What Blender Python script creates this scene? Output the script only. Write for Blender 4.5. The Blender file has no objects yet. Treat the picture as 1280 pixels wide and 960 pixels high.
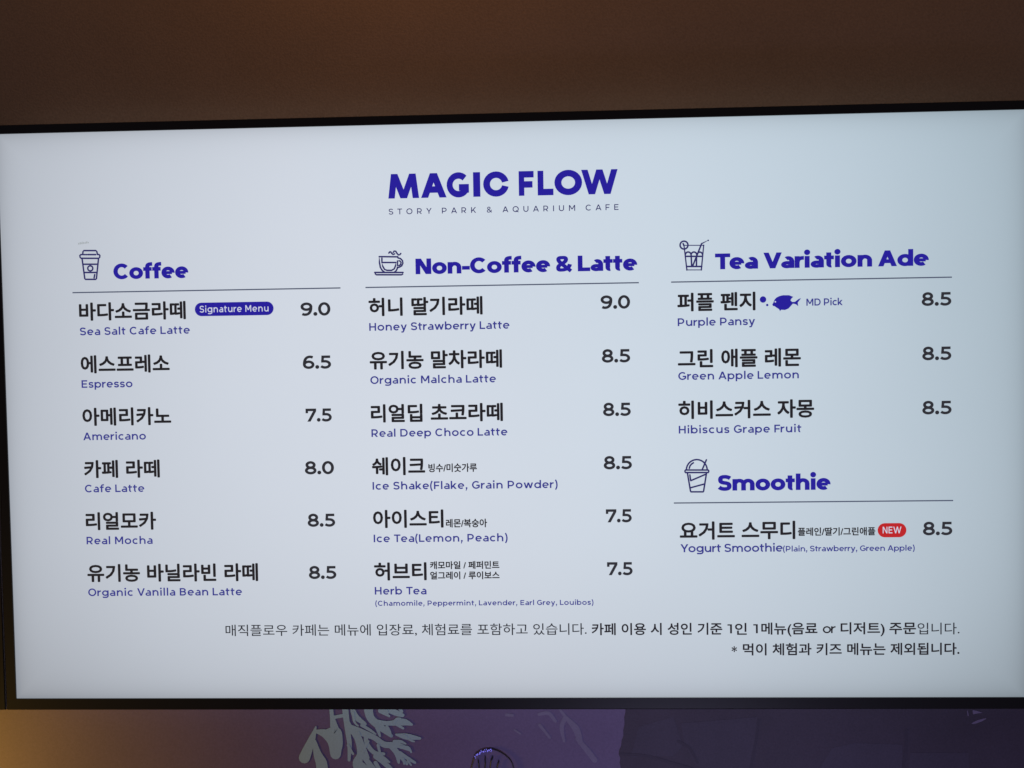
import bpy, bmesh, math, random
from mathutils import Matrix, Vector
random.seed(4)
scene = bpy.context.scene
col = scene.collection

# ---------------------------------------------------------------- camera, world, exposure, lamps
cam_data = bpy.data.cameras.new("camera"); cam = bpy.data.objects.new("camera", cam_data); col.objects.link(cam)
cam_data.sensor_width = 36; cam_data.lens = 1500 / 1280 * 36; cam_data.clip_start = .02; cam_data.clip_end = 100
cam.matrix_world = Matrix(((0.998789, 0.013726, 0.047252, 0.074744),
                           (0.046587, 0.045279, -0.997887, -1.419293),
                           (-0.015837, 0.998880, 0.044585, 1.597770), (0, 0, 0, 1)))
scene.camera = cam
scene.view_settings.view_transform = 'Standard'; scene.view_settings.look = 'None'
scene.view_settings.exposure = 0; scene.view_settings.gamma = 1

world = bpy.data.worlds.new("World"); scene.world = world; world.use_nodes = True
world.node_tree.nodes["Background"].inputs[0].default_value = (.86, .78, .96, 1)
world.node_tree.nodes["Background"].inputs[1].default_value = .12

def lamp(name, kind, loc, aim, power, colour, size=.1, spot=None, blend=1.0):
    d = bpy.data.lights.new(name, kind); d.energy = power; d.color = colour
    if kind == 'AREA': d.size = size
    else: d.shadow_soft_size = size
    if kind == 'SPOT': d.spot_size = math.radians(spot); d.spot_blend = blend
    o = bpy.data.objects.new(name, d); col.objects.link(o); o.location = loc
    o.rotation_euler = (Vector(aim) - Vector(loc)).to_track_quat('-Z', 'Y').to_euler()
    return o
# warm downlights over the display, an amber lamp low on the left, violet light from the aquarium hall
lamp("ceiling_lamp", 'AREA', (.0, -.25, 2.36), (.0, .05, 2.02), 0.95, (1, .48, .10), 1.3).data.shape = 'RECTANGLE'
bpy.data.lights["ceiling_lamp"].size_y = .06
lamp("spot_lamp", 'SPOT', (-.16, -.16, 2.24), (-.14, .05, 1.98), .55, (1, .42, .10), .08, 120)
lamp("amber_lamp", 'SPOT', (-1.0, -.15, .90), (-.62, .056, 1.09), 18, (1, .56, .02), .05, 110)
lamp("violet_lamp", 'SPOT', (.28, -.9, .55), (.26, .056, 1.06), 20, (.63, .60, 1.0), .15, 68)

# ---------------------------------------------------------------- helpers
def tag(o, label=None, cat=None, group=None, kind=None):
    for k, v in (("label", label), ("category", cat), ("group", group), ("kind", kind)):
        if v: o[k] = v
    return o
def link(name, me, mat=None, parent=None):
    o = bpy.data.objects.new(name, me); col.objects.link(o); o.parent = parent
    if mat and me is not None: me.materials.append(mat)
    return o
def empty(name, loc):
    o = link(name, None); o.location = loc; o.empty_display_size = .1; return o
def mesh(name, V, F, mat, parent=None, smooth=False):
    me = bpy.data.meshes.new(name); me.from_pydata(V, [], F); me.update()
    if smooth: me.polygons.foreach_set('use_smooth', [True] * len(me.polygons))
    return link(name, me, mat, parent)
def box(V, F, x0, x1, y0, y1, z0, z1):
    n = len(V)
    V += [(x, y, z) for z in (z0, z1) for y in (y0, y1) for x in (x0, x1)]
    F += [[n + i for i in f] for f in ((0, 2, 3, 1), (4, 5, 7, 6), (0, 1, 5, 4), (2, 6, 7, 3), (0, 4, 6, 2), (1, 3, 7, 5))]

# ---------------------------------------------------------------- materials
def srgb(r, g, b):
    return tuple(((c / 255 + .055) / 1.055) ** 2.4 if c > 10 else c / 255 / 12.92 for c in (r, g, b)) + (1,)
def nodes(name):
    m = bpy.data.materials.new(name); m.use_nodes = True
    return m, m.node_tree, m.node_tree.nodes["Principled BSDF"]
def node(nt, kind, **kw):
    n = nt.nodes.new(kind)
    for k, v in kw.items(): setattr(n, k, v)
    return n
def math_node(nt, op, a, b=None, c=None, clamp=False):
    n = node(nt, 'ShaderNodeMath', operation=op, use_clamp=clamp)
    for i, v in enumerate((a, b, c)):
        if v is None: continue
        if isinstance(v, (int, float)): n.inputs[i].default_value = v
        else: nt.links.new(v, n.inputs[i])
    return n.outputs[0]
def grainy(name, colour, rough=.8, grain=.18, scale=420, broad=.10, bump=.10, spec=.25):
    """A dull surface with fine grain, broad unevenness and a little relief."""
    m, nt, b = nodes(name)
    tc = node(nt, 'ShaderNodeTexCoord')
    n1 = node(nt, 'ShaderNodeTexNoise'); n1.inputs['Scale'].default_value = scale; n1.inputs['Detail'].default_value = 3
    n2 = node(nt, 'ShaderNodeTexNoise'); n2.inputs['Scale'].default_value = 7; n2.inputs['Detail'].default_value = 5
    for n in (n1, n2): nt.links.new(tc.outputs['Object'], n.inputs['Vector'])
    f = math_node(nt, 'ADD', math_node(nt, 'MULTIPLY_ADD', n1.outputs['Fac'], 2 * grain, 1 - grain),
                  math_node(nt, 'MULTIPLY_ADD', n2.outputs['Fac'], 2 * broad, -broad))
    v = node(nt, 'ShaderNodeVectorMath', operation='SCALE'); v.inputs[0].default_value = colour[:3]
    nt.links.new(f, v.inputs['Scale']); nt.links.new(v.outputs[0], b.inputs['Base Color'])
    bm = node(nt, 'ShaderNodeBump'); bm.inputs['Strength'].default_value = bump; bm.inputs['Distance'].default_value = .002
    nt.links.new(n1.outputs['Fac'], bm.inputs['Height']); nt.links.new(bm.outputs[0], b.inputs['Normal'])
    b.inputs['Roughness'].default_value = rough; b.inputs['Specular IOR Level'].default_value = spec
    return m
def screen_ink(name, rgb, gloss=.28):
    """A patch of the lit picture: the colour the pixels give off, under the panel's satin front."""
    m, nt, b = nodes(name)
    b.inputs['Base Color'].default_value = (.012, .012, .014, 1); b.inputs['Roughness'].default_value = gloss
    b.inputs['Specular IOR Level'].default_value = .25
    b.inputs['Emission Color'].default_value = srgb(*rgb); b.inputs['Emission Strength'].default_value = 1
    return m

S = 1.21 / 1920; ASP = 1.00553                 # metres per picture pixel; the panel is a hair taller than 16:9
PW, PH = 1.21, 1080 * S * ASP
def vignetted_page():
    """White LCD page: lens vignetting and viewing-angle falloff painted into the emission, rim dimmer."""
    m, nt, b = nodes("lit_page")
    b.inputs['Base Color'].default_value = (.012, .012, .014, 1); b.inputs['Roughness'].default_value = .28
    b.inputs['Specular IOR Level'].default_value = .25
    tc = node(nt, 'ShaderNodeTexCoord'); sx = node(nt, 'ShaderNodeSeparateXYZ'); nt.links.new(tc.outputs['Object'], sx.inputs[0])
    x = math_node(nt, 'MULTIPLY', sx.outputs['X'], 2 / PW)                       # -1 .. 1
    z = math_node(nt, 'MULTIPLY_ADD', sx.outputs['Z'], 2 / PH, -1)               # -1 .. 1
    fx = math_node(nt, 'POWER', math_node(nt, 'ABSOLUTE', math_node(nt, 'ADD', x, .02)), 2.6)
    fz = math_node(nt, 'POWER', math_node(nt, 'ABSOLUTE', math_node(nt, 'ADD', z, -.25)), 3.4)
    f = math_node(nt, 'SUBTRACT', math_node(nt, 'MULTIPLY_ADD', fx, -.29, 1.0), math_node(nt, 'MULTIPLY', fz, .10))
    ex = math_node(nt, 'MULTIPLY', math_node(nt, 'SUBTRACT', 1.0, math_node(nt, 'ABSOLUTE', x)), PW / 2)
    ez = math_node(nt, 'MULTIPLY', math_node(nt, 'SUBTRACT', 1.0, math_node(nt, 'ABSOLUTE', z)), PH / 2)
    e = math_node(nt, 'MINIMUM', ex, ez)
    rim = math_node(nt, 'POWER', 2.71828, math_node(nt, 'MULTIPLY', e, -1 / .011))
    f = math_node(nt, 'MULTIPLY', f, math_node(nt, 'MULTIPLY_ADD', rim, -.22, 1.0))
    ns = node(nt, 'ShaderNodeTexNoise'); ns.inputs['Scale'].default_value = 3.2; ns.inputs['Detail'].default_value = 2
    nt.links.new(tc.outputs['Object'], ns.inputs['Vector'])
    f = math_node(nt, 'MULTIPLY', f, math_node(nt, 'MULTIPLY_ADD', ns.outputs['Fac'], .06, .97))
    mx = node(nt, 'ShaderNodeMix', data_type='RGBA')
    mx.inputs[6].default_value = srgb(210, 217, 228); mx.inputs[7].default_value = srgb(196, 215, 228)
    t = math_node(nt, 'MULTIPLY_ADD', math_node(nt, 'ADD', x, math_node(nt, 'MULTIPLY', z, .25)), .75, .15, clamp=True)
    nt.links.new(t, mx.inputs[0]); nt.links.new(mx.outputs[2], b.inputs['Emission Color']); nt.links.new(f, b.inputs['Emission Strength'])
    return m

M = {
 'wall': grainy("brown_wall_paint", (.19, .125, .082), .75, .24, 380, .14, .3),
 'mural': grainy("violet_mural_print", (.115, .085, .18), .6, .16, 420, .12, .02),
 'coral': grainy("grey_coral_print", (.25, .36, .42), .6, .10, 420, .12, .02),
 'faint': grainy("faint_coral_print", (.15, .13, .22), .6, .14, 420, .2, .02),
 'rock': grainy("dark_rock_print", (.042, .032, .056), .6, .25, 420, .5, .02),
 'facet': grainy("bluish_rock_print", (.046, .037, .066), .6, .25, 420, .5, .02),
 'crease': grainy("crease_print", (.035, .027, .050), .6, .2, 420, .3, .02),
 'shell': grainy("pale_shell_print", (.14, .11, .20), .6, .12, 420, .2, .02),
 'bezel': grainy("black_bezel_plastic", (.0055, .005, .006), .34, .15, 900, .1, .0, .22),
 'back': grainy("black_back_cover", (.02, .02, .02), .6, .1, 500, .1, .05),
 'trim': grainy("grey_side_trim", (.42, .40, .40), .45, .08, 500, .05, .03, .5),
 'off': screen_ink("dark_panel", (3, 3, 4), .2),
 'page': vignetted_page(),
 'blue': screen_ink("blue_heading_ink", (36, 27, 152)),
 'name': screen_ink("black_name_ink", (31, 29, 33)),
 'price': screen_ink("charcoal_price_ink", (44, 44, 50)),
 'caption': screen_ink("indigo_caption_ink", (54, 56, 140)),
 'line': screen_ink("icon_line_ink", (44, 42, 100)),
 'rule': screen_ink("rule_ink", (78, 86, 108)),
 'note': screen_ink("note_ink", (42, 45, 52)),
 'red': screen_ink("red_badge_ink", (188, 34, 36)),
 'white': screen_ink("white_badge_ink", (205, 208, 226)),
 'ghost': screen_ink("ghost_ink", (166, 173, 178)),
}
wm, wnt, wb = nodes("black_wire"); wb.inputs['Base Color'].default_value = (.006, .005, .012, 1); wb.inputs['Roughness'].default_value = .45
M['wire'] = wm
lm, lnt, lb = nodes("blue_painted_glint"); lb.inputs['Base Color'].default_value = (.1, .1, .5, 1)
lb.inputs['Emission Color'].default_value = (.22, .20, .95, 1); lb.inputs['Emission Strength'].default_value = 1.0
M['glint'] = lm

# ---------------------------------------------------------------- lettering
# A geometric sans built from pen strokes: w = width of vertical strokes, h = of horizontal ones
CAP, XH, ASC, DSC = 700.0, 520.0, 742.0, -190.0

class Pen:
    def __init__(s, w, h):
        s.w, s.h, s.p = w, h, []
    def bar(s, x0, y0, x1, y1):
        s.p.append([(x0, y0), (x1, y0), (x1, y1), (x0, y1)])
    def vs(s, x, y0, y1):                       # vertical stem, left edge at x
        s.bar(x, y0, x + s.w, y1)
    def dg(s, xb, yb, xt, yt, k=1.0):           # diagonal with level ends
        q = s.w * k * math.hypot(xt - xb, yt - yb) / abs(yt - yb) / 2
        s.p.append([(xb - q, yb), (xb + q, yb), (xt + q, yt), (xt - q, yt)])
    def st(s, pts, k=1.0):                      # stroke along a polyline
        n = len(pts); L = []; R = []
        shut = n > 3 and math.dist(pts[0], pts[-1]) < 1e-6
        def gap(i): return pts[i + 1][0] - pts[i][0], pts[i + 1][1] - pts[i][1]
        for i, (x, y) in enumerate(pts):
            if shut and i in (0, n - 1): p, q = gap(n - 2), gap(0); dx, dy = p[0] + q[0], p[1] + q[1]
            elif n == 2: dx, dy = gap(0)
            elif i == 0: p, q = gap(0), gap(1); dx, dy = 1.5 * p[0] - .5 * q[0], 1.5 * p[1] - .5 * q[1]
            elif i == n - 1: p, q = gap(n - 2), gap(n - 3); dx, dy = 1.5 * p[0] - .5 * q[0], 1.5 * p[1] - .5 * q[1]
            else: dx, dy = pts[i + 1][0] - pts[i - 1][0], pts[i + 1][1] - pts[i - 1][1]
            d = math.hypot(dx, dy) or 1
            nx, ny = -dy / d, dx / d
            q = 0.5 * k * math.hypot(s.w * nx, s.h * ny)
            L.append((x + nx * q, y + ny * q)); R.append((x - nx * q, y - ny * q))
        for i in range(n - 1):
            s.p.append([R[i], R[i + 1], L[i + 1], L[i]])
    def arc(s, x0, y0, x1, y1, a0, a1, n=None, k=1.0):   # arc of the ellipse whose OUTER box is given
        cx, cy = (x0 + x1) / 2, (y0 + y1) / 2
        rx, ry = (x1 - x0) / 2 - s.w * k / 2, (y1 - y0) / 2 - s.h * k / 2
        n = n or max(4, int(abs(a1 - a0) / 15))
        s.st([(cx + rx * math.cos(math.radians(a0 + (a1 - a0) * i / n)),
               cy + ry * math.sin(math.radians(a0 + (a1 - a0) * i / n))) for i in range(n + 1)], k)
    def bez(s, *c, n=9, k=1.0):                 # chain of cubic beziers
        pts = []
        for j in range(0, len(c) - 3, 3):
            a, b, d, e = c[j:j + 4]
            for i in range(n + 1):
                if j and not i: continue
                t = i / n; u = 1 - t
                pts.append(tuple(u**3 * a[m] + 3*u*u*t * b[m] + 3*u*t*t * d[m] + t**3 * e[m] for m in (0, 1)))
        s.st(pts, k)
    def dot(s, x, y, r):
        s.p.append([(x + r * math.cos(t * math.pi / 8), y + r * math.sin(t * math.pi / 8)) for t in range(16)])

def s_curve(g, W, H):                           # the letter s in a box W x H
    w, h = g.w, g.h; o = 10
    T, B = H + o - h / 2, -o + h / 2; l, r = w / 2, W - w / 2; c = W / 2; m = H / 2
    q = (T - m) / 2
    g.bez((W - .07 * W - w * .10, T - q * .52), (W * .76, T - q * .12), (W * .64, T), (c, T),
          (W * .24, T), (l + .02 * W, T - q * .40), (l + .02 * W, T - q * .98),
          (l + .02 * W, m + q * .25), (W * .30, m + h * .10), (c, m),
          (W * .72, m - h * .12), (r, m - q * .30), (r, B + q * .95),
          (r, B + q * .40), (W * .76, B), (c - .01 * W, B),
          (W * .34, B), (W * .20, B + q * .2), (.04 * W + w * .15, B + q * .60))

def glyph(ch, w, h):
    if ch in '\u039c\u03f2':                     # the wordmark's own M (splayed legs) and C (nearly closed)
        g = Pen(w, h)
        if ch == '\u039c':
            W = 890; q = w / 2 + 4; g.dg(q, 0, q + 85, CAP, .92); g.dg(W - q, 0, W - q - 85, CAP, .92)
            g.dg(W / 2, 0, q + 85, CAP, .9); g.dg(W / 2, 0, W - q - 85, CAP, .9)
        else:
            W = 730; g.arc(0, -10, W + 10, CAP + 10, 13, 347, 26)
        return g.p, W
    g = Pen(w, h); b = (w - 90)                 # b: extra weight
    o = 10; W = 500
    if ch == 'A':
        W = 690 + .65 * b; q = w * 1.1 / 2
        g.dg(q, 0, W / 2, CAP); g.dg(W - q, 0, W / 2, CAP); g.bar(W * .24, 150 - b * .1, W * .76, 150 + h - b * .1)
    elif ch == 'B':
        W = 560 + .45 * b; g.vs(0, 0, CAP); x = W * .5
        g.bar(w, 0, x, h); g.bar(w, CAP - h, x, CAP); g.bar(w, 350 - h / 2 + 10, x, 350 + h / 2 + 10)
        g.arc(2 * x - W, 0, W, 360 + h / 2, -90, 90); g.arc(2 * x - W + 30, 360 - h / 2, W - 30, CAP, -90, 90)
    elif ch == 'C':
        W = 660 + .4 * b; g.arc(0, -o, 715 + .4 * b, CAP + o, 45 - b * .04, 315 + b * .04, 22)
    elif ch == 'D':
        W = 650 + .4 * b; g.vs(0, 0, CAP); x = W - 350; g.bar(w, 0, x, h); g.bar(w, CAP - h, x, CAP); g.arc(x - 350, 0, W, CAP, -90, 90, 16)
    elif ch in 'EF':
        W = 500 + .5 * b - (20 if ch == 'F' else 0); g.vs(0, 0, CAP); g.bar(w, CAP - h, W, CAP)
        y = 355 if ch == 'E' else 320; g.bar(w, y - h / 2, W - 45, y + h / 2)
        if ch == 'E': g.bar(w, 0, W, h)
    elif ch == 'G':
        W = 680 + .4 * b; g.arc(0, -o, 725 + .4 * b, CAP + o, 45, 322, 22)
        g.bar(W - w, 100 + .2 * b, W, 370); g.bar(W * .55, 370 - h, W - w, 370)
    elif ch == 'H':
        W = 590 + .5 * b; g.vs(0, 0, CAP); g.vs(W - w, 0, CAP); g.bar(w, 350 - h / 2, W - w, 350 + h / 2)
    elif ch == 'I':
        W = w; g.vs(0, 0, CAP)
    elif ch == 'K':
        W = 590 + .6 * b; g.vs(0, 0, CAP); g.dg(w * .6, 180, W - w * .7, CAP, .98); g.dg(W - w * .65, 0, W * .38, 410, 1.0)
    elif ch == 'L':
        W = 470 + .5 * b; g.vs(0, 0, CAP); g.bar(w, 0, W, h)
    elif ch == 'M':
        W = 720 + .7 * b; g.vs(0, 0, CAP); g.vs(W - w, 0, CAP)
        g.dg(W / 2, 190 - b * .3, w * .58, CAP, .95); g.dg(W / 2, 190 - b * .3, W - w * .58, CAP, .95)
    elif ch == 'N':
        W = 610 + .55 * b; g.vs(0, 0, CAP); g.vs(W - w, 0, CAP); g.dg(W - w * .62, 0, w * .62, CAP, .95)
    elif ch in 'OQ':
        W = 730 + .35 * b; g.arc(0, -o, W, CAP + o, 0, 360, 32)
        if ch == 'Q': g.st([(W * .55, 190), (W * .95, -20)], .95)
    elif ch in 'PR':
        W = 560 + .45 * b; g.vs(0, 0, CAP); y = 250 if ch == 'P' else 260; x = W * .5
        g.bar(w, CAP - h, x, CAP); g.bar(w, y - h / 2, x, y + h / 2); g.arc(2 * x - W, y - h / 2, W, CAP, -90, 90)
        if ch == 'R': g.dg(W - w * .62, 0, W * .52, 250, .98)
    elif ch == 'S':
        W = 540 + .45 * b; s_curve(g, W, CAP)
    elif ch == 'T':
        W = 560 + .5 * b; g.bar(0, CAP - h, W, CAP); g.vs(W / 2 - w / 2, 0, CAP - h)
    elif ch == 'U':
        W = 600 + .5 * b; g.vs(0, 260, CAP); g.vs(W - w, 260, CAP); g.arc(0, -o, W, 530, 180, 360, 16)
    elif ch in 'VvWwy':
        H = CAP if ch in 'VW' else XH
        if ch in 'Ww':
            W = (1060 if ch == 'W' else 800) + .95 * b; q = w * 1.08 / 2; a = W * .29
            g.dg(a, 0, q, H); g.dg(a, 0, W / 2, H, .96); g.dg(W - a, 0, W / 2, H, .96); g.dg(W - a, 0, W - q, H)
        else:
            W = (680 if ch == 'V' else 530) + .6 * b; q = w * 1.1 / 2
            g.dg(W / 2, 0, q, H); g.dg(W / 2, 0, W - q, H)
            if ch == 'y':
                sl = (W / 2 - q) / H
                g.dg(W / 2 - 110 * sl, -110, W / 2, 0); g.bez((W / 2 - 110 * sl + w * .05, -105), (W / 2 - 170 * sl, -165), (W * .28, DSC + h * .3), (W * .10, -130 - h * .1), k=.98)
    elif ch == 'Y':
        W = 640 + .6 * b; q = w * 1.15 / 2; g.vs(W / 2 - w / 2, 0, 300); g.dg(W / 2, 270, q, CAP, .98); g.dg(W / 2, 270, W - q, CAP, .98)
    elif ch == '&':
        W = 640 + .5 * b
        g.bez((W * .86, 330), (W * .78, 120), (W * .56, h / 2 - o), (W * .34, h / 2 - o), (W * .16, h / 2 - o), (w / 2, 90), (w / 2, 195),
              (w / 2, 330), (W * .62, 380), (W * .62, 540), (W * .62, 640), (W * .50, CAP + o - h / 2), (W * .38, CAP + o - h / 2),
              (W * .24, CAP + o - h / 2), (W * .16, 620), (W * .16, 545), (W * .16, 450), (W * .30, 370), (W * .92, 20), k=.9)
    elif ch == 'a':
        W = 490 + .42 * b; g.vs(W - w, 0, XH * .62); g.arc(W - 440 - .42 * b, XH * .08, W, XH + o, 0, 133 - b * .05, 10)
        y = XH * .60
        g.bar(W * .44, y - h * .92, W - w * .5, y); g.arc(0, -o, W * .9, y, 90, 335, 16, .92)
    elif ch in 'bdpgq':
        W = 590 + .42 * b; D = XH + 2 * o
        if ch in 'bp':
            g.arc(0 + .02 * W, -o, W, XH + o, 0, 360, 26); g.vs(0, DSC if ch == 'p' else 0, ASC if ch == 'b' else XH)
        else:
            g.arc(0, -o if ch == 'd' else 8, W * .98, XH + o, 0, 360, 26); g.vs(W - w, 0 if ch == 'd' else 20, ASC if ch == 'd' else XH)
            if ch == 'g': g.bez((W - w / 2, 40), (W - w / 2, -90), (W * .74, DSC + h / 2), (W * .46, DSC + h / 2), (W * .30, DSC + h / 2), (W * .18, DSC + h * .7), (W * .09, -120 - b * .1))
    elif ch == 'c':
        W = 500 + .4 * b; g.arc(0, -o, 570 + .38 * b, XH + o, 48, 312, 20)
    elif ch == 'e':
        W = 560 + .38 * b; g.arc(0, -o, W, XH + o, -4, 316 - .08 * b, 24); y = 255
        g.bar(w * .7, y - h * .41, W - w * .6, y + h * .41)
    elif ch == 'f':
        W = 350 + .5 * b; x = 90; g.vs(x, 0, 530); g.bez((x + w / 2, 515), (x + w / 2, 650), (x + w * .75 + 10, ASC - h / 2), (W + 12, ASC - h / 2 + 4)); g.bar(0, XH - h, W - 20, XH)
    elif ch in 'hnmru':
        H = ASC if ch == 'h' else XH
        if ch in 'hn':
            W = 530 + .5 * b; g.vs(0, 0, H); g.vs(W - w, 0, 300); g.arc(.03 * W, XH + o - 500, W, XH + o, 0, 165, 14)
        elif ch == 'u':
            W = 530 + .5 * b; g.vs(0, 225, XH); g.vs(W - w, 0, XH); g.arc(0, -o, W * .97, 490, 180, 345, 14)
        elif ch == 'm':
            W = 860 + .8 * b; m = W / 2; g.vs(0, 0, XH); g.vs(m - w / 2, 0, 310); g.vs(W - w, 0, 310)
            g.arc(.02 * W, XH + o - 480, m + w / 2, XH + o, 0, 165, 14); g.arc(m - w / 2 + .02 * W, XH + o - 480, W, XH + o, 0, 165, 14)
        else:
            W = 320 + .5 * b; g.vs(0, 0, XH); g.bez((w * .55, 260), (w * .6, 410), (W * .62, XH - h / 2 + 4), (W, XH - h / 2 + 6))
    elif ch == 'i':
        W = w; g.vs(0, 0, XH); g.dot(w / 2, 672 + .1 * b, w * .62)
        W = w
    elif ch == 'k':
        W = 510 + .6 * b; g.vs(0, 0, ASC); g.dg(w * .6, 130, W - w * .75, XH, .98); g.dg(W - w * .65, 0, W * .36, 300, 1.0)
    elif ch == 'l':
        W = w; g.vs(0, 0, ASC)
    elif ch == 'o':
        W = 590 + .36 * b; g.arc(0, -o, W, XH + o, 0, 360, 26)
    elif ch == 's':
        W = 430 + .42 * b; s_curve(g, W, XH)
    elif ch == 't':
        W = 350 + .5 * b; x = 85; g.vs(x, 150, 660); g.arc(x, -o, x + 290 + .75 * b, 310, 180, 282, 8); g.bar(0, XH - h, W - 15, XH)
    elif ch == '0':
        W = 600 + .35 * b; g.arc(0, -o, W, CAP + o, 0, 360, 30)
    elif ch == '5':
        W = 530 + .4 * b; y = 450 + .15 * b
        g.bar(60, CAP - h, W - 40, CAP); g.p.append([(60, CAP), (60 + w * .95, CAP), (40 + w * .9, y - h * .6), (40, y - h)])
        g.bar(40, y - h, W * .45, y); g.arc(W * .45 - W * .55, -o, W, y, 90, -90, 14); g.bez((W * .45, h / 2 - o), (W * .28, h / 2 - o), (W * .17, 40 + h * .3), (w * .22, 82 + h * .35))
    elif ch in '69':
        W = 580 + .38 * b; y = 440 + .1 * b
        g.arc(0, -o, W, y, 0, 360, 26)
        g.bez((w / 2, y * .5), (w / 2, 500), (W * .30, CAP + o - h / 2), (W * .62, CAP + o - h / 2), (W * .72, CAP + o - h / 2), (W * .78, CAP - h * .55), (W * .86, CAP - h * .72))
        if ch == '9': g.p = [[(W - x, CAP - yy) for x, yy in f] for f in g.p]
    elif ch == '7':
        W = 560 + .4 * b; g.bar(0, CAP - h, W, CAP); g.bar(0, CAP - h - 110, w * .9, CAP - h); g.dg(W * .30, 0, W - w * .56, CAP - h)
    elif ch == '8':
        W = 580 + .38 * b; g.arc(0, -o, W, 375 + h * .3, 0, 360, 26); g.arc(W * .06, 375 - h * .62, W * .94, CAP + o, 0, 360, 24)
    elif ch == '1':
        W = 250 + .6 * b; g.vs(W - w, 0, CAP); g.bar(0, CAP - h, W - w, CAP)
    elif ch == '.':
        W = w * 1.2; g.dot(W / 2, w * .6, w * .68)
    elif ch == ',':
        W = w * 1.2; g.dot(W / 2, w * .55, w * .62); g.p.append([(W * .95, w * .3), (W * .35, -w * 1.3), (-.05 * W, -w * 1.3), (W * .3, w * .2)])
    elif ch == '-':
        W = 300 + .3 * b; g.bar(0, 250 - h / 2, W, 250 + h / 2)
    elif ch in '()':
        W = 170 + .8 * b; g.bez((W - w * .3, ASC + 10), (W * .0 - w * .1, 480), (W * .0 - w * .1, 70), (W - w * .3, -150), k=.92)
        if ch == ')': g.p = [[(W - x, y) for x, y in f] for f in g.p]
    elif ch == '/':
        W = 330; g.dg(w / 2, -60, W - w / 2, 760)
    elif ch == ' ':
        W = 130 + .35 * b
    return g.p, W

ROUND = set('CGOQceoabdpgqsS0689')
def layout(text, w, h, track):
    out, x, prev = [], 0.0, None
    for ch in text:
        p, W = glyph(ch, w, h)
        if prev is not None:
            sb = lambda c, r: 22 if c in ROUND else (6 if c in 'AVWYTvwyfktrLF7-' else (40 if c in ' ().,' else 58))
            if prev in 'TVYF' and ch in 'aeorcu': x -= 45
            x += (sb(prev, 1) + sb(ch, 0)) * max(.45, 1 - (w - 90) / 220) + track
        out += [[(a + x, b) for a, b in f] for f in p]
        x += W; prev = ch
    return out

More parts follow.
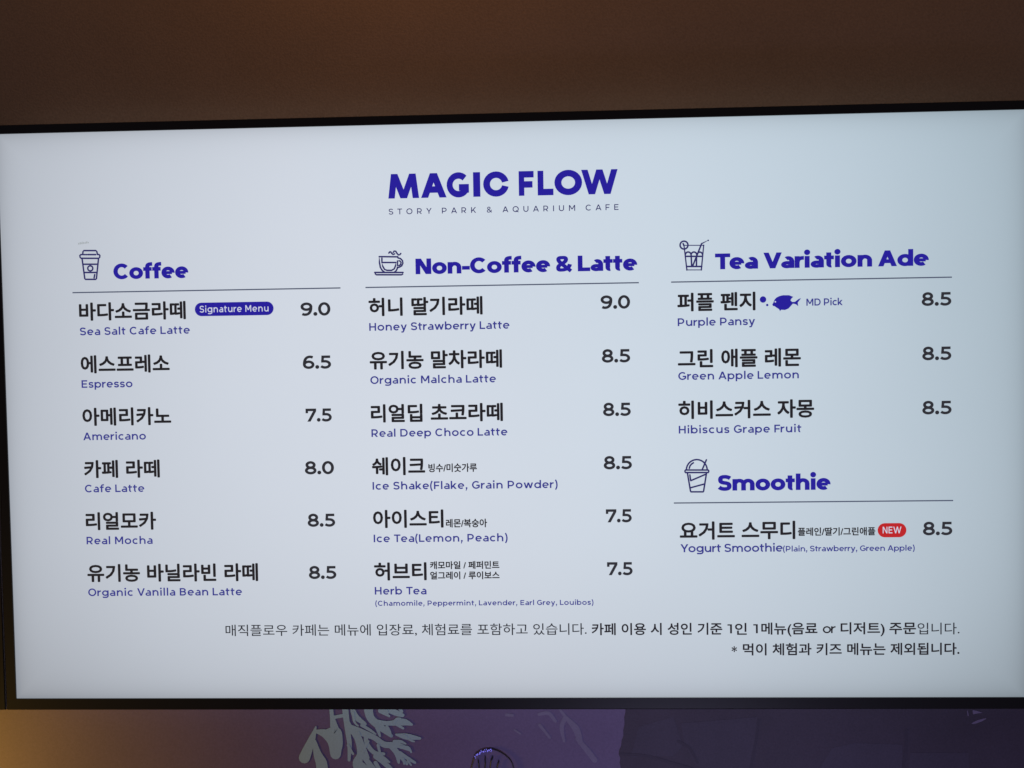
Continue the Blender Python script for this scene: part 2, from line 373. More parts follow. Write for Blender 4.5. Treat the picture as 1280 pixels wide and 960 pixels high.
# ---------------------------------------------------------------- drawings: icons in picture pixels, mural shapes in wall metres (x, z[, width])
ICONS = {'coffee cup': [[(158.1, 229.3), (159.0, 223.9), (160.7, 222.0), (183.8, 222.4), (185.7, 224.4), (186.9, 229.8)], [(158.1, 229.3), (154.3, 229.6), (152.7, 231.0), (153.0, 234.4), (154.8, 236.4), (189.1, 237.1), (191.0, 235.1), (191.4, 231.7), (189.8, 230.0), (186.9, 229.8)], [(160.3, 229.6), (162.2, 229.6)], [(163.9, 229.7), (165.8, 229.7)], [(168.0, 229.7), (183.5, 230.0)], [(156.8, 237.0), (160.8, 274.9), (162.1, 276.3), (182.0, 276.7), (183.4, 275.3), (188.6, 237.6)], [(158.5, 247.7), (186.9, 248.2)], [(159.9, 263.3), (185.1, 263.7)], [(177.0, 255.8), (176.8, 254.1), (176.0, 252.7), (174.7, 251.6), (173.1, 251.0), (171.4, 251.0), (169.8, 251.5), (168.4, 252.5), (167.5, 254.0), (167.1, 255.6), (167.4, 257.3), (168.2, 258.7), (169.5, 259.8), (171.1, 260.4), (172.8, 260.5), (174.4, 259.9), (175.8, 258.9), (176.7, 257.4), (177.0, 255.8)], [(180.3, 267.6), (178.9, 273.8)]], 'saucer cup': [[(760.5, 244.9), (725.8, 243.9), (726.0, 254.8), (727.5, 263.9), (730.9, 269.6), (735.4, 273.4)], [(760.5, 264.9), (757.3, 270.7), (753.5, 273.9)], [(760.5, 244.5), (761.5, 247.1)], [(730.6, 254.9), (757.0, 255.4), (756.2, 261.6), (753.7, 267.2), (748.6, 269.9), (740.1, 269.7), (735.5, 268.0), (732.1, 261.9), (730.6, 254.9)], [(730.8, 246.9), (730.7, 252.6)], [(761.5, 247.1), (765.7, 248.1), (769.6, 252.1), (770.3, 257.0), (768.0, 261.8), (763.9, 264.1), (759.7, 264.5)], [(760.2, 252.6), (764.2, 252.4), (766.8, 255.3), (766.0, 259.4), (763.0, 261.1), (760.0, 261.0), (760.2, 252.6)], [(716.6, 273.2), (770.3, 274.2), (769.4, 277.3), (767.2, 278.5), (719.8, 277.6), (717.7, 275.9), (716.6, 273.2)], [(744.1, 237.6), (746.1, 235.3), (747.9, 235.6), (749.7, 238.4), (752.1, 240.4), (755.0, 239.2)], [(752.5, 236.4), (754.3, 234.1), (757.2, 234.4), (759.5, 238.4), (762.0, 241.3), (764.8, 241.0), (766.7, 238.8)]], 'iced glass': [[(1303.4, 233.4), (1303.0, 230.9), (1301.7, 228.6), (1299.8, 227.0), (1297.4, 226.1), (1294.8, 226.0), (1292.4, 226.8), (1290.5, 228.4), (1289.2, 230.6), (1288.7, 233.1), (1289.1, 235.6), (1290.4, 237.8), (1292.3, 239.5), (1294.7, 240.4), (1297.2, 240.5), (1299.7, 239.6), (1301.6, 238.0), (1302.9, 235.9), (1303.4, 233.4)], [(1296.0, 233.7), (1300.9, 279.1), (1327.6, 279.5), (1332.3, 234.3), (1296.0, 233.7)], [(1340.7, 225.4), (1328.6, 231.1), (1311.6, 272.2)], [(1299.0, 254.0), (1330.2, 254.6)], [(1308.8, 251.4), (1308.5, 249.6), (1307.6, 248.0), (1306.2, 246.8), (1304.5, 246.2), (1302.6, 246.1), (1300.9, 246.7), (1299.5, 247.9), (1298.6, 249.4), (1298.2, 251.2)], [(1319.4, 251.6), (1319.1, 249.8), (1318.2, 248.2), (1316.8, 247.0), (1315.1, 246.4), (1313.3, 246.3), (1311.6, 246.9), (1310.2, 248.1), (1309.2, 249.6), (1308.9, 251.4)], [(1330.1, 251.8), (1329.8, 250.1), (1328.9, 248.5), (1327.6, 247.4), (1325.9, 246.7), (1324.1, 246.7), (1322.4, 247.3), (1321.1, 248.4), (1320.2, 249.9), (1319.8, 251.6)], [(1309.0, 252.1), (1309.8, 272.2)], [(1319.0, 253.7), (1318.6, 272.3)], [(1300.5, 272.7), (1328.4, 273.2)], [(1294.4, 230.4), (1296.0, 234.6)]], 'dome cup': [[(1335.3, 651.0), (1334.8, 646.7), (1333.4, 642.6), (1331.1, 638.8), (1328.1, 635.7), (1324.4, 633.4), (1320.3, 631.9), (1316.0, 631.3), (1311.7, 631.8), (1307.6, 633.2), (1303.9, 635.5), (1300.8, 638.5), (1298.4, 642.2), (1297.0, 646.3), (1296.4, 650.6)], [(1294.9, 650.6), (1337.1, 651.1), (1338.0, 652.3), (1338.0, 654.6), (1337.0, 655.8), (1294.8, 655.4), (1293.9, 654.1), (1293.9, 651.9), (1294.9, 650.6)], [(1301.9, 647.5), (1303.3, 643.0), (1306.2, 639.5), (1309.7, 637.3)], [(1333.9, 632.0), (1326.3, 649.5)], [(1298.3, 655.8), (1303.8, 690.3), (1304.6, 691.6), (1327.4, 691.8), (1328.2, 690.6), (1334.0, 656.2)], [(1304.5, 670.7), (1332.3, 659.0)], [(1303.7, 684.0), (1330.6, 677.0)], [(1302.9, 659.8), (1304.2, 670.0)]]}
FISH = [(1457.8, 345.5), (1459.7, 342.4), (1460.8, 339.5), (1462.6, 335.8), (1465.8, 332.7), (1471.3, 330.1), (1477.8, 328.7), (1488.8, 328.9), (1496.5, 332.0), (1492.8, 335.6), (1491.5, 338.7), (1494.6, 341.5), (1499.7, 341.2), (1503.8, 338.0), (1507.1, 335.8), (1510.8, 334.8), (1507.5, 339.0), (1504.7, 342.8), (1505.2, 346.3), (1505.6, 349.4), (1501.5, 346.0), (1498.8, 345.1), (1495.7, 344.6), (1492.7, 347.9), (1487.7, 353.4), (1481.3, 356.0), (1473.9, 355.5), (1472.1, 358.1), (1470.3, 354.4), (1466.6, 352.1), (1462.0, 348.7), (1459.3, 348.3)]
FISH_EYE = (1463.4, 340.6)
BUBBLES = [(1440.9, 336.0), (1448.6, 346.3)]
CORAL = [[(-0.229, 1.1295, 0.0055), (-0.2284, 1.1184, 0.0052), (-0.2254, 1.1008, 0.0109)], [(-0.2261, 1.1155, 0.0044), (-0.2126, 1.118, 0.0044)], [(-0.2491, 1.1032, 0.002), (-0.2537, 1.0897, 0.008), (-0.2604, 1.0737, 0.0124), (-0.2646, 1.0638, 0.0142)], [(-0.2511, 1.0849, 0.0044), (-0.2478, 1.0689, 0.0102), (-0.2433, 1.0577, 0.0142), (-0.242, 1.0465, 0.0145)], [(-0.2487, 1.0976, 0.0044), (-0.2369, 1.0945, 0.0116), (-0.226, 1.0849, 0.0174), (-0.2248, 1.0689, 0.0138)], [(-0.2369, 1.0969, 0.0058), (-0.2233, 1.0984, 0.0102), (-0.2212, 1.0865, 0.0116), (-0.2214, 1.0777, 0.0109)], [(-0.2116, 1.1295, 0.0079), (-0.2099, 1.1104, 0.0076), (-0.2084, 1.0961, 0.0066), (-0.2068, 1.0801, 0.0057), (-0.2079, 1.061, 0.0036)], [(-0.2096, 1.112, 0.0051), (-0.2035, 1.0992, 0.0063), (-0.1959, 1.0865, 0.0079), (-0.1939, 1.069, 0.0076), (-0.1966, 1.0562, 0.014), (-0.1873, 1.0434, 0.019)], [(-0.205, 1.1032, 0.0063), (-0.1925, 1.0969, 0.0089), (-0.1753, 1.0897, 0.007), (-0.1628, 1.0809, 0.0079), (-0.1455, 1.0801, 0.007), (-0.1306, 1.0741, 0.0038)], [(-0.155, 1.0793, 0.0063), (-0.1473, 1.0706, 0.0074), (-0.1451, 1.0579, 0.003)], [(-0.1457, 1.069, 0.0051), (-0.1349, 1.0563, 0.0036)], [(-0.1441, 1.0698, 0.0063), (-0.1246, 1.0579, 0.0033)], [(-0.1862, 1.0945, 0.0051), (-0.1846, 1.0817, 0.0058), (-0.1757, 1.0706, 0.0056), (-0.1639, 1.069, 0.0041)], [(-0.1772, 1.0722, 0.0051), (-0.1632, 1.0626, 0.0051), (-0.157, 1.0586, 0.0025)], [(-0.1742, 1.0658, 0.0063), (-0.1587, 1.0531, 0.0063), (-0.1525, 1.0435, 0.0076)], [(-0.1915, 1.069, 0.0063), (-0.1777, 1.0498, 0.0076)], [(-0.2029, 1.1295, 0.0051), (-0.1984, 1.1167, 0.0076), (-0.1868, 1.1072, 0.0046)], [(-0.1823, 1.1295, 0.0121), (-0.1795, 1.1151, 0.0101), (-0.1679, 1.104, 0.0095), (-0.1539, 1.0921, 0.0046)], [(-0.1717, 1.1104, 0.0051), (-0.1575, 1.108, 0.0057), (-0.1386, 1.1096, 0.0089), (-0.1276, 1.1064, 0.003)], [(-0.1465, 1.1064, 0.0038), (-0.1387, 1.1016, 0.003)], [(-0.1667, 1.1239, 0.0063), (-0.1558, 1.117, 0.0028)], [(-0.1666, 1.1294, 0.0063), (-0.1478, 1.1215, 0.0076), (-0.1392, 1.1183, 0.0051)], [(-0.1476, 1.0937, 0.0025), (-0.1342, 1.091, 0.0079), (-0.1177, 1.0889, 0.0033)], [(-0.1711, 1.1024, 0.0057), (-0.1681, 1.0916, 0.0025)], [(-0.1445, 1.1294, 0.0038), (-0.1399, 1.1231, 0.0038)], [(-0.1907, 1.1056, 0.0043), (-0.1814, 1.1, 0.0038), (-0.1736, 1.0945, 0.0023)], [(-0.1957, 1.0961, 0.0043), (-0.1897, 1.0801, 0.0046), (-0.1837, 1.0642, 0.0038)], [(-0.1416, 1.0778, 0.0046), (-0.1329, 1.077, 0.0038), (-0.1291, 1.0714, 0.0025)], [(-0.1501, 1.0849, 0.0043), (-0.1422, 1.0849, 0.0038), (-0.136, 1.0821, 0.0023)], [(-0.1395, 1.0626, 0.0033), (-0.1381, 1.0563, 0.0023)], [(-0.1333, 1.0603, 0.0033), (-0.1294, 1.0547, 0.002)], [(-0.1833, 1.0849, 0.0038), (-0.1899, 1.0722, 0.0033)], [(-0.1707, 1.0801, 0.0038), (-0.1686, 1.0706, 0.003)], [(-0.1592, 1.104, 0.0038), (-0.1554, 1.0969, 0.0033), (-0.1544, 1.091, 0.002)], [(-0.1504, 1.1088, 0.0038), (-0.1464, 1.1135, 0.0033), (-0.1416, 1.1143, 0.002)], [(-0.1619, 1.127, 0.0043), (-0.1573, 1.1215, 0.0028)], [(-0.2015, 1.1215, 0.0038), (-0.2001, 1.1104, 0.003), (-0.1955, 1.1048, 0.002)], [(-0.2087, 1.0801, 0.0033), (-0.2026, 1.069, 0.0028)], [(-0.1374, 1.0921, 0.0038), (-0.1288, 1.0862, 0.0028), (-0.1249, 1.0849, 0.0018)], [(-0.1744, 1.0578, 0.0051), (-0.1683, 1.0467, 0.0051)]]
FAINT = [[(0.0564, 1.1276, 0.0022), (0.0656, 1.115, 0.0046), (0.0778, 1.1008, 0.0085), (0.083, 1.0834, 0.0062)], [(0.064, 1.1134, 0.0056), (0.06, 1.1024, 0.0053), (0.0628, 1.085, 0.0031)], [(0.0322, 1.119, 0.004), (0.0439, 1.1205, 0.0046), (0.0523, 1.1103, 0.0037)], [(0.0328, 1.1055, 0.004), (0.045, 1.0897, 0.0031)], [(-0.0084, 1.1185, 0.004), (-0.0014, 1.1179, 0.004)], [(0.0015, 1.0992, 0.0025), (0.0084, 1.0945, 0.0022)], [(0.0792, 1.0882, 0.0046), (0.0899, 1.0755, 0.0068), (0.1006, 1.0613, 0.0068)]]
BELL = [(-0.0559, 1.0408), (-0.0543, 1.0475), (-0.0528, 1.0535), (-0.0503, 1.0627), (-0.0464, 1.0703), (-0.0422, 1.0729), (-0.0379, 1.0748), (-0.0323, 1.0758), (-0.0267, 1.0755), (-0.0216, 1.0741), (-0.0165, 1.0717), (-0.0114, 1.0684), (-0.0072, 1.0646), (-0.0043, 1.0613), (-0.0025, 1.058), (-0.001, 1.0536), (0.0004, 1.0476), (0.001, 1.0409)]
RIBS = [[(-0.0447, 1.0618), (-0.0437, 1.0535), (-0.0433, 1.0447)], [(-0.0357, 1.0665), (-0.036, 1.0535), (-0.0364, 1.0447)], [(-0.0262, 1.066), (-0.0286, 1.0599), (-0.0297, 1.0523), (-0.03, 1.0447)], [(-0.0187, 1.0606), (-0.0197, 1.057), (-0.021, 1.0523), (-0.0216, 1.0447)]]
ROCK = [(0.14, 1.1568), (0.1393, 1.1323), (0.1396, 1.122), (0.1379, 1.1151), (0.1382, 1.1061), (0.1365, 1.0987), (0.1368, 1.0921), (0.1343, 1.0856), (0.1339, 1.0798), (0.1309, 1.0725), (0.1305, 1.0684), (0.1325, 1.0634), (0.1316, 1.0577), (0.1327, 1.0515), (0.135, 1.0091), (0.7114, 1.0107), (0.7106, 1.1557)]
FACETS = [[(0.2081, 1.1077), (0.302, 1.1158), (0.2987, 1.0873), (0.2936, 1.0444), (0.2576, 1.0443), (0.2256, 1.0545), (0.2119, 1.0832)], [(0.3932, 1.0771), (0.421, 1.0832), (0.4782, 1.0812), (0.4782, 1.0447), (0.3732, 1.0445)], [(0.4881, 1.0711), (0.5588, 1.0712), (0.5589, 1.0448), (0.4861, 1.0447)], [(0.1559, 1.1036), (0.1982, 1.1159), (0.2098, 1.0791), (0.1977, 1.0668), (0.1454, 1.0647)]]
CREASES = [[(0.3032, 1.1117), (0.3007, 1.0914), (0.2936, 1.0526), (0.2919, 1.0342)], [(0.4834, 1.0995), (0.4826, 1.0752), (0.4782, 1.0427)], [(0.1333, 1.0688), (0.1655, 1.0667), (0.1936, 1.0586), (0.2216, 1.0504)], [(0.2039, 1.0852), (0.2178, 1.077), (0.2277, 1.0586)]]
SHELL = [[(0.5621, 1.1074), (0.5648, 1.1094), (0.5702, 1.1118), (0.5766, 1.1136), (0.5802, 1.1141), (0.5793, 1.1127), (0.5748, 1.1102), (0.5684, 1.1077), (0.5639, 1.1068)], [(0.5639, 1.1243), (0.5693, 1.1229), (0.5756, 1.1208), (0.5675, 1.1197), (0.5644, 1.1187), (0.5635, 1.1215)], [(0.5567, 1.1234), (0.5576, 1.1234), (0.5589, 1.1169), (0.5576, 1.1169)]]
# ---------------------------------------------------------------- the wall
V, F = [], []
box(V, F, -3.2, 3.2, .06, .2, -.1, 3.1)
tag(mesh("wall", V, F, M['wall']), kind="structure")

# ---------------------------------------------------------------- the menu display
Z0 = 1.5 - PH / 2
BZ = dict(l=.0118, r=.0118, t=.0105, b=.0138)

def frame_mesh(parent):
    """Bezel: a mitred ring with a small inner lip and bevelled outer edge."""
    prof = [(0.0, .0012), (.0, -.0014), (.0008, -.0022), (.92, -.0022), (1.0, -.0012), (1.0, .020)]   # (share of width, depth)
    V, F = [], []
    n = len(prof)
    for sx, sz in ((-1, 0), (1, 0), (1, 1), (-1, 1)):
        wx = BZ['l'] if sx < 0 else BZ['r']; wz = BZ['t'] if sz else BZ['b']
        for q, d in prof:
            V.append((sx * (PW / 2 + wx * q), d, PH + wz * q if sz else -wz * q))
    for c in range(4):
        for i in range(n - 1):
            a, b = c * n + i, ((c + 1) % 4) * n + i
            F.append([a, a + 1, b + 1, b])
    return mesh("bezel", V, F, M['bezel'], parent)
def display(name, loc, page):
    root = empty(name, loc)
    frame_mesh(root)
    V, F = [], []; box(V, F, -PW / 2 + .015, PW / 2 - .015, .0205, .055, .03, PH - .02)
    mesh("back_cover", V, F, M['back'], root)
    for sx in (-1, 1):
        x = sx * (PW / 2 + BZ['l']); V, F = [], []; box(V, F, x - .0001, x + .0002, -.0008, .0195, -.0128, PH + .009)
        mesh("side_trim", V, F, M['trim'], root)
    p = mesh("screen_panel", [(-PW / 2, 0, 0), (PW / 2, 0, 0), (PW / 2, 0, PH), (-PW / 2, 0, PH)], [(0, 1, 2, 3)], page, root)
    return root, p
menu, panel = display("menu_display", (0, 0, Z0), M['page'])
tag(menu, "large lit white menu screen in a thin black bezel, filling the picture", "screen")
off, off_panel = display("menu_display", (-(PW + .0118 * 2 + .0017), 0, Z0), M['off'])
tag(off, "neighbouring black-bezelled screen of which only the lower right corner shows at the left edge", "screen")

def on_screen(u, v, lift): return ((u - 960) * S, -lift, (1080 - v) * S * ASP)
def sheet(name, polys, mat, lift=.0003, label=None):
    """Flat picture elements; polys are lists of (u, v) picture pixels."""
    V, F = [], []
    for i, f in enumerate(polys):
        F.append(list(range(len(V), len(V) + len(f)))); V += [on_screen(u, v, lift + (i % 60) * 2e-6) for u, v in f]
    o = mesh(name, V, F, mat, panel)
    bm = bmesh.new(); bm.from_mesh(o.data)
    for f in bm.faces:
        if f.normal.y > 0: f.normal_flip()
    bmesh.ops.triangulate(bm, faces=[f for f in bm.faces if len(f.verts) > 4]); bm.to_mesh(o.data); bm.free()
    return tag(o, label)
def latin(name, text, u0, u1, base, cap, mat, w=98, h=90, track=None, lift=.0003, label=None, wide=1.03):
    if track is None:                           # keep the letters' own width, let the spacing fill the line
        ps = layout(text, w, h, 0); q = cap / CAP * wide
        track = ((u1 - u0) / q - max(x for f in ps for x, y in f) + min(x for f in ps for x, y in f)) / max(1, len(text) - 1)
    ps = layout(text, w, h, track)
    a = min(x for f in ps for x, y in f); b = max(x for f in ps for x, y in f)
    k = (u1 - u0) / (b - a); q = cap / CAP
    STRETCH.append((text, round(k / q, 2)))
    return sheet(name, [[(u0 + (x - a) * k, base - y * q) for x, y in f] for f in ps], mat, lift, label)
STRETCH = []
KOREAN = []                                     # every Korean line waits here and is cut from two lettering runs
def hangul(name, text, u0, u1, foot, em, mat, bold=.5, thin=False, lift=.0003, label=None):
    """Korean line: fitted to u0..u1, the lowest ink of the first syllable standing on `foot`; bold in picture pixels."""
    KOREAN.append((name, text, u0, u1, foot, em, mat, bold, thin, lift, label))
def set_korean():
    cu = bpy.data.curves.new("lettering", 'FONT'); to = bpy.data.objects.new("lettering", cu); col.objects.link(to)
    cu.fill_mode = 'FRONT'; cu.resolution_u = 3; cu.space_line = 3.0
    for thin in (False, True):
        rows = [k for k in KOREAN if k[8] == thin]
        cu.body = "\n".join(k[1] for k in rows); cu.offset = -.008 if thin else 0
        dg = bpy.context.evaluated_depsgraph_get(); dg.update()
        me = bpy.data.meshes.new_from_object(to.evaluated_get(dg))
        step = 3.0 * cu.size; lines = [[] for _ in rows]
        for p in me.polygons:
            lines[min(len(rows) - 1, max(0, round((.35 - sum(me.vertices[i].co.y for i in p.vertices) / len(p.vertices)) / step)))].append(list(p.vertices))
        for r, (k, polys) in enumerate(zip(rows, lines)):
            name, text, u0, u1, foot, em, mat, bold, _, lift, label = k
            ids = sorted({i for p in polys for i in p}); new = {i: n for n, i in enumerate(ids)}
            P = [(me.vertices[i].co.x, me.vertices[i].co.y + r * step) for i in ids]; F0 = [[new[i] for i in p] for p in polys]
            lo, hi = min(x for x, y in P), max(x for x, y in P); y0 = min(y for x, y in P if x < lo + .86)
            sc = (u1 - u0 - 2 * bold) / (hi - lo); STRETCH.append((text, round(sc / em, 2)))
            # heavier weight: the same outlines struck again a hair to every side
            hits = [(0, 0)] + ([(bold * math.cos(t * math.pi / 4), bold * math.sin(t * math.pi / 4)) for t in range(8)] if bold > .05 else [])
            V, F = [], []
            for j, (du, dv) in enumerate(hits):
                n = len(V); V += [on_screen(u0 + bold + (x - lo) * sc + du, foot - bold - (y - y0) * em + dv, lift + j * 4e-6) for x, y in P]
                F += [[n + i for i in f] for f in F0]
            o = mesh(name, V, F, mat, panel)
            bm = bmesh.new(); bm.from_mesh(o.data)
            for f in bm.faces:
                if f.normal.y > 0: f.normal_flip()
            bm.to_mesh(o.data); bm.free(); tag(o, label)
        bpy.data.meshes.remove(me)
    bpy.data.objects.remove(to); bpy.data.curves.remove(cu)
def pen_lines(name, lines, width, mat, lift=.0003, label=None):
    polys = []
    for pts in lines:
        g = Pen(width, width); g.st(pts); polys += g.p
        for x, y in pts[:1] + pts[-1:] + pts[1:-1:1]:
            polys.append([(x + width / 2 * math.cos(t * math.pi / 4), y + width / 2 * math.sin(t * math.pi / 4)) for t in range(8)])
    return sheet(name, polys, mat, lift, label)
def pill(name, u0, u1, vc, hgt, mat, label=None):
    r = hgt / 2
    pts = [(u1 - r + r * math.cos(math.radians(a)), vc + r * math.sin(math.radians(a))) for a in range(-90, 91, 12)]
    pts += [(u0 + r - r * math.cos(math.radians(a)), vc - r * math.sin(math.radians(a))) for a in range(-90, 91, 12)]
    return sheet(name, [pts], mat, .0002, label)

# wordmark, each letter in its own place
logo = []
for ch, a, b in zip("\u039cAGI\u03f2FLOW", (745.3, 807, 855.5, 905.2, 924, 990.5, 1025.7, 1057, 1107), (803.3, 855, 897.2, 918.5, 971.6, 1018.5, 1055, 1108.5, 1174.7)):
    ps, W_ = glyph(ch, 195, 185); lo = min(x for f in ps for x, y in f); hi = max(x for f in ps for x, y in f)
    logo += [[(a + (x - lo) * (b - a) / (hi - lo), 136.4 - y * 45.4 / CAP) for x, y in f] for f in ps]
sheet("logo", logo, M['blue'], label="large blue shop name in heavy capitals at the top of the page")
latin("tagline", "STORY PARK & AQUARIUM CAFE", 745.5, 1175.5, 166, 10.6, M['line'], 108, 104)
sheet("ghost_mark", [[(150 + i * 3.1, 210.6 - i * .35), (152.4 + i * 3.1, 210.4 - i * .35), (152.4 + i * 3.1, 207 - i * .2 - (i % 3)), (150 + i * 3.1, 207.4 - i * .2 - (i % 2))] for i in range(7)], M['ghost'], label="tiny faded grey line of print above the paper cup icon")

# headings, rules and icons
for text, u0, u1, base in (("Coffee", 216.5, 361, 277), ("Non-Coffee & Latte", 794, 1209, 278), ("Tea Variation Ade", 1353, 1744, 279), ("Smoothie", 1354.5, 1563.5, 690)):
    latin("heading", text, u0, u1, base, 29, M['blue'], 202, 168, -4)
for u0, u1, v in ((136, 651, 301), (698.5, 1211.7, 301), (1271.5, 1786, 301), (1272.5, 1788.5, 712.3)):
    sheet("divider", [[(u0, v - 1.15), (u1, v - 1.15), (u1, v + 1.15), (u0, v + 1.15)]], M['rule'])
for key, lines in ICONS.items():
    pen_lines("icon", lines, 3.0, M['line'], label={'coffee cup': "line drawing of a lidded paper cup", 'saucer cup': "line drawing of a steaming cup on a saucer",
              'iced glass': "line drawing of an iced glass with straw and slice", 'dome cup': "line drawing of a cup with a domed lid"}[key])

# the menu rows: a grid of 100 pixel steps
ROWS = (
 (147.5, 354.8, 352.0, 382.0, (("바다소금라떼", 354, "9.0", 574, 631, "Sea Salt Cafe Latte", 361), ("에스프레소", 320, "6.5", 576, 630, "Espresso", 247),
   ("아메리카노", 320, "7.5", 579, 629, "Americano", 270), ("카페 라떼", 295, "8.0", 575, 631, "Cafe Latte", 264),
   ("리얼모카", 285, "8.5", 578, 631, "Real Mocha", 277), ("유기농 바닐라빈 라떼", 480, "8.5", 578, 631, "Organic Vanilla Bean Latte", 448))),
 (703.5, 355.2, 348.4, 382.2, (("허니 딸기라떼", 919, "9.0", 1140, 1195, "Honey Strawberry Latte", 969), ("유기농 말차라떼", 954, "8.5", 1141, 1194, "Organic Malcha Latte", 942),
   ("리얼딥 초코라떼", 954, "8.5", 1142, 1194, "Real Deep Choco Latte", 962), ("쉐이크", 805, "8.5", 1142, 1195, "Ice Shake(Flake, Grain Powder)", 1055),
   ("아이스티", 838, "7.5", 1145, 1193.5, "Ice Tea(Lemon, Peach)", 959), ("허브티", 804, "7.5", 1146, 1194, "Herb Tea", 803))),
 (1282.5, 355.8, 352.6, 382.6, (("퍼플 펜지", 1427, "8.5", 1731, 1785, "Purple Pansy", 1426), ("그린 애플 레몬", 1510, "8.5", 1732, 1785, "Green Apple Lemon", 1506),
   ("히비스커스 자몽", 1534, "8.5", 1732, 1785.5, "Hibiscus Grape Fruit", 1510))),
)
NAME_EM, NAME_BOLD = 36.0, 1.02
for u0, foot, pbase, cbase, rows in ROWS:
    for i, (ko, u1, price, p0, p1, en, e1) in enumerate(rows):
        hangul("item_name", ko, u0, u1, foot + 99.95 * i, NAME_EM, M['name'], NAME_BOLD)
        latin("item_price", price, p0, p1, pbase + 99.8 * i, 24.6, M['price'], 152, 138, 4)
        latin("item_caption", en, u0 + .5, e1, cbase + 99.9 * i, 14.5, M['caption'], 134, 122)
hangul("item_name", "요거트 스무디", 1283, 1498, 777.7, NAME_EM, M['name'], NAME_BOLD)
latin("item_price", "8.5", 1733, 1787, 776.4, 24.8, M['price'], 152, 138, 4)
latin("item_caption", "Yogurt Smoothie", 1284, 1474.5, 805, 15.2, M['caption'], 134, 122)
latin("item_caption", "(Plain, Strawberry, Green Apple)", 1475, 1718, 805, 10.4, M['caption'], 134, 122)
latin("item_caption", "(Chamomile, Peppermint, Lavender, Earl Grey, Louibos)", 704.5, 1119.5, 903.2, 9.6, M['caption'], 134, 122)
for text, u0, u1, foot, em in (("빙수/미숫가루", 811, 903.3, 650, 17.2), ("레몬/복숭아", 842.3, 920.7, 755, 17.2), ("캐모마일 / 페퍼민트", 810.5, 942.7, 834, 15.9),
                               ("얼그레이 / 루이보스", 810.5, 942.7, 853.4, 15.9), ("플레인/딸기/그린애플", 1502.5, 1645.8, 775.8, 16.4)):
    hangul("item_note", text, u0, u1, foot, em, M['name'], .45)

# badges
pill("badge", 371.5, 522.5, 336.8, 25.4, M['blue'], "blue rounded badge beside the first coffee")
latin("badge_text", "Signature Menu", 381, 513, 342.6, 12.4, M['white'], 116, 102, None, .0005, wide=.86)
pill("badge", 1650, 1702.8, 766.6, 26.4, M['red'], "red rounded badge beside the yogurt smoothie")
latin("badge_text", "NEW", 1659.2, 1693.6, 772.3, 12.4, M['white'], 118, 104, None, .0005, wide=.78)
fishes = [FISH] + [[(c[0] + r * math.cos(t * math.pi / 8), c[1] + r * math.sin(t * math.pi / 8)) for t in range(16)] for c, r in zip(BUBBLES, (6.0, 2.2))]
sheet("fish_mark", fishes, M['blue'], label="solid blue fish blowing two bubbles")
sheet("fish_eye", [[(FISH_EYE[0] + 1.5 * math.cos(t * math.pi / 4), FISH_EYE[1] + 1.5 * math.sin(t * math.pi / 4)) for t in range(8)]], M['white'], .0005)
latin("pick_mark", "MD Pick", 1520.5, 1587, 348.8, 13.0, M['caption'], 136, 122, wide=.92)

# notice at the foot of the page
hangul("notice", "매직플로우 카페는 메뉴에 입장료, 체험료를 포함하고 있습니다.", 414, 1106, 960.2, 24.2, M['note'], .12)
for text, u0, u1, foot in (("카페 이용 시 성인 기준", 1115.5, 1361, 961.2), ("인", 1384.5, 1406.7, 961.4), ("메뉴(음료", 1433.6, 1538.2, 961.4), ("디저트)", 1581, 1662.6, 961.5), ("주문", 1671, 1720.4, 961.6)):
    hangul("notice", text, u0, u1, foot, 24.4, M['name'], .52)
for u0, u1 in ((1370.6, 1379), (1418.8, 1427.2)): latin("notice", "1", u0, u1, 958.6, 17.2, M['name'], 112, 100)
latin("notice", "or", 1547.9, 1571.8, 958.8, 17.4, M['name'], 118, 104)
hangul("notice", "입니다.", 1723, 1800.3, 961.8, 24.2, M['note'], .12)
hangul("notice", "먹이 체험과 키즈 메뉴는 제외됩니다.", 1399, 1800.3, 1000.6, 24.4, M['name'], .52)
hangul("notice", "*", 1378, 1388, 994.2, 24, M['name'], .4)
set_korean()

# ---------------------------------------------------------------- the mural under the display
mural = empty("wall_mural", (0, .056, .5))
tag(mural, "violet sea-floor mural of pale coral and dark rock on the wall under the lit screen", "mural")
V, F = [], []; box(V, F, -2.2, 2.2, .001, .0035, -.45, .72)
mesh("mural_panel", V, F, M['mural'], mural)
def flat(polys, name, mat, y, thick=.0006):
    """Cut-out print with its own thickness; polys in wall metres (x, z)."""
    V, F = [], []
    for i, f in enumerate(polys):
        if sum(a[0] * b[1] - b[0] * a[1] for a, b in zip(f, f[1:] + f[:1])) < 0: f = f[::-1]
        n = len(V); k = len(f); yy = y - (i % 40) * 4e-7
        V += [(x, yy - thick, z - .5) for x, z in f] + [(x, yy, z - .5) for x, z in f]
        F.append(list(range(n, n + k))); F += [[n + j, n + k + j, n + k + (j + 1) % k, n + (j + 1) % k] for j in range(k)]
    return mesh(name, V, F, mat, mural)
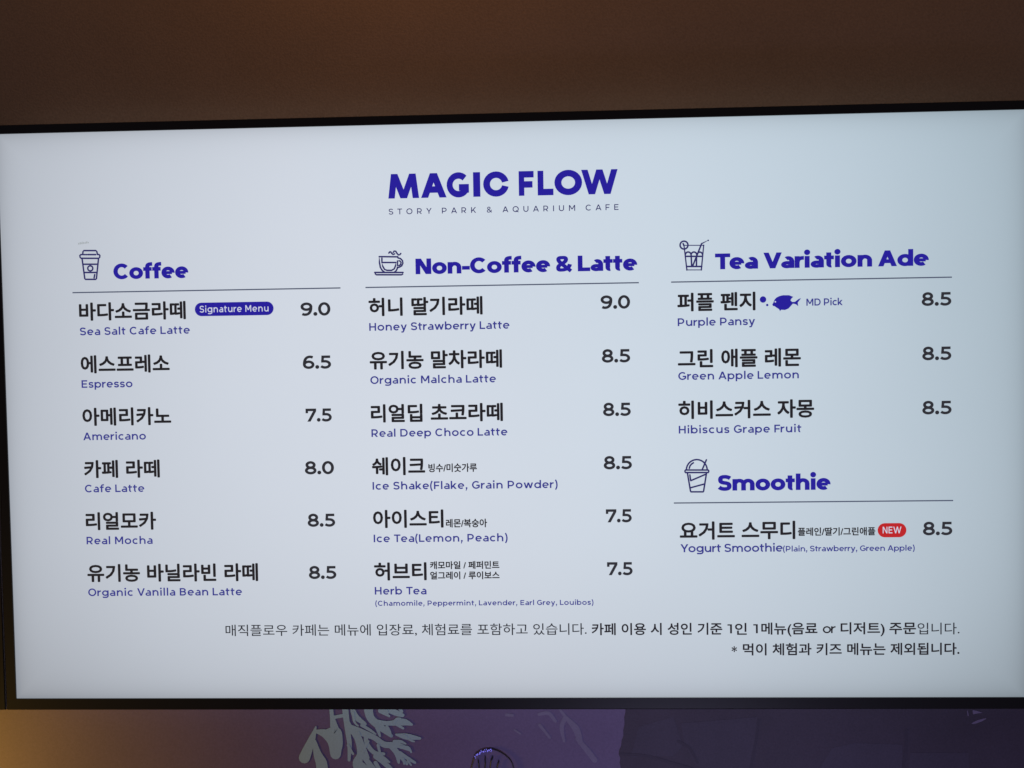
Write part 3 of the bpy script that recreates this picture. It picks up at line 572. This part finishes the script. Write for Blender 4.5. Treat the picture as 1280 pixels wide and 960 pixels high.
def limb(pts):
    """Branch of varying width with rounded ends, smoothed through its points."""
    P = []
    for i in range(len(pts) - 1):
        p0, p1, p2, p3 = pts[max(i - 1, 0)], pts[i], pts[i + 1], pts[min(i + 2, len(pts) - 1)]
        for j in range(6):
            t = j / 6
            P.append(tuple(.5 * (2 * p1[m] + (p2[m] - p0[m]) * t + (2 * p0[m] - 5 * p1[m] + 4 * p2[m] - p3[m]) * t * t + (3 * p1[m] - p0[m] - 3 * p2[m] + p3[m]) * t ** 3) for m in range(3)))
    P.append(pts[-1]); L, R = [], []
    for i, (x, z, w) in enumerate(P):
        a, b = P[max(i - 1, 0)], P[min(i + 1, len(P) - 1)]; dx, dz = b[0] - a[0], b[1] - a[1]; d = math.hypot(dx, dz) or 1
        L.append((x - dz / d * w / 2, z + dx / d * w / 2)); R.append((x + dz / d * w / 2, z - dx / d * w / 2))
    def cap_(c, p, n=6):
        x, z, w = c; a0 = math.atan2(p[1] - z, p[0] - x)
        return [(x + w / 2 * math.cos(a0 + math.pi * (n - k) / n - math.pi), z + w / 2 * math.sin(a0 + math.pi * (n - k) / n - math.pi)) for k in range(1, n)]
    out = [[L[i], L[i + 1], R[i + 1], R[i]] for i in range(len(P) - 1)]
    for x, z, w in (P[0], P[-1]):
        out.append([(x + w / 2 * math.cos(k * math.pi / 6), z + w / 2 * math.sin(k * math.pi / 6)) for k in range(12)])
    return out
for i, branch in enumerate(CORAL): flat(limb(branch), "coral_branch", M['coral'], .0006 - i * 1e-5, .0002)
for i, branch in enumerate(FAINT): flat(limb(branch), "faint_coral", M['faint'], .0008 - i * 1e-5, .0001)
flat([ROCK], "rock", M['rock'], .0007, .0002)
for i, f in enumerate(FACETS): flat([f], "rock_facet", M['facet'], .00045 - i * 1e-5, .0001)
for i, c in enumerate(CREASES): flat(limb([(x, z, 0.0035) for x, z in c]), "rock_crease", M['crease'], .0003 - i * 1e-5, .0001)
for i, f in enumerate(SHELL): flat([f], "shell", M['shell'], .0003 - i * 1e-5, .0001)

# ---------------------------------------------------------------- bell-shaped wire ornament in front of the mural
bell = empty("wire_ornament", (BELL[0][0], .0552, 1.0))
tag(bell, "black bell-shaped wire outline with inner strokes and blue glints under the screen", "ornament")
def tube(pts, r, name, parent, org, mat, n=8):
    V, F = [], []
    for i, (x, z) in enumerate(pts):
        a, b = pts[max(i - 1, 0)], pts[min(i + 1, len(pts) - 1)]; d = Vector((b[0] - a[0], 0, b[1] - a[1])).normalized(); s = Vector((0, 1, 0)).cross(d)
        for k in range(n):
            t = k * 2 * math.pi / n; q = Vector((x - org[0], 0, z - org[2])) + s * (r * math.cos(t)) + Vector((0, 1, 0)) * (r * math.sin(t)); V.append(tuple(q))
    for i in range(len(pts) - 1):
        for k in range(n): F.append([i * n + k, i * n + (k + 1) % n, (i + 1) * n + (k + 1) % n, (i + 1) * n + k])
    F += [list(range(n))[::-1], list(range((len(pts) - 1) * n, len(pts) * n))]
    return mesh(name, V, F, mat, parent, True)
org = bell.location
low = [(BELL[0][0] + (BELL[-1][0] - BELL[0][0]) * t / 8, BELL[0][1] - .004 * math.sin(t * math.pi / 8)) for t in range(9)]
tube(BELL, 0.00078, "wire_outline", bell, org, M['wire']); tube(low, 0.00078, "wire_rim", bell, org, M['wire'])
for r in RIBS: tube(r, .0007, "wire_rib", bell, org, M['wire'])
ico = bpy.data.meshes.new("painted_glint"); bm = bmesh.new(); bmesh.ops.create_icosphere(bm, subdivisions=1, radius=.00052); bm.to_mesh(ico); bm.free(); ico.materials.append(M['glint'])
for i in range(34):  # glowing specks stand in for glossy blue glints on the wire, no lamps there
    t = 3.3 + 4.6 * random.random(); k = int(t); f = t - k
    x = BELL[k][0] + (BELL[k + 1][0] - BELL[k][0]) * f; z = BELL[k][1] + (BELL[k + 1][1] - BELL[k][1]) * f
    b = link("painted_glint", ico, None, bell); b.location = (x - org[0] + random.uniform(-.001, .001), -.0010, z - org[2] + random.uniform(-.0028, .0006))
print("STRETCH", STRETCH)
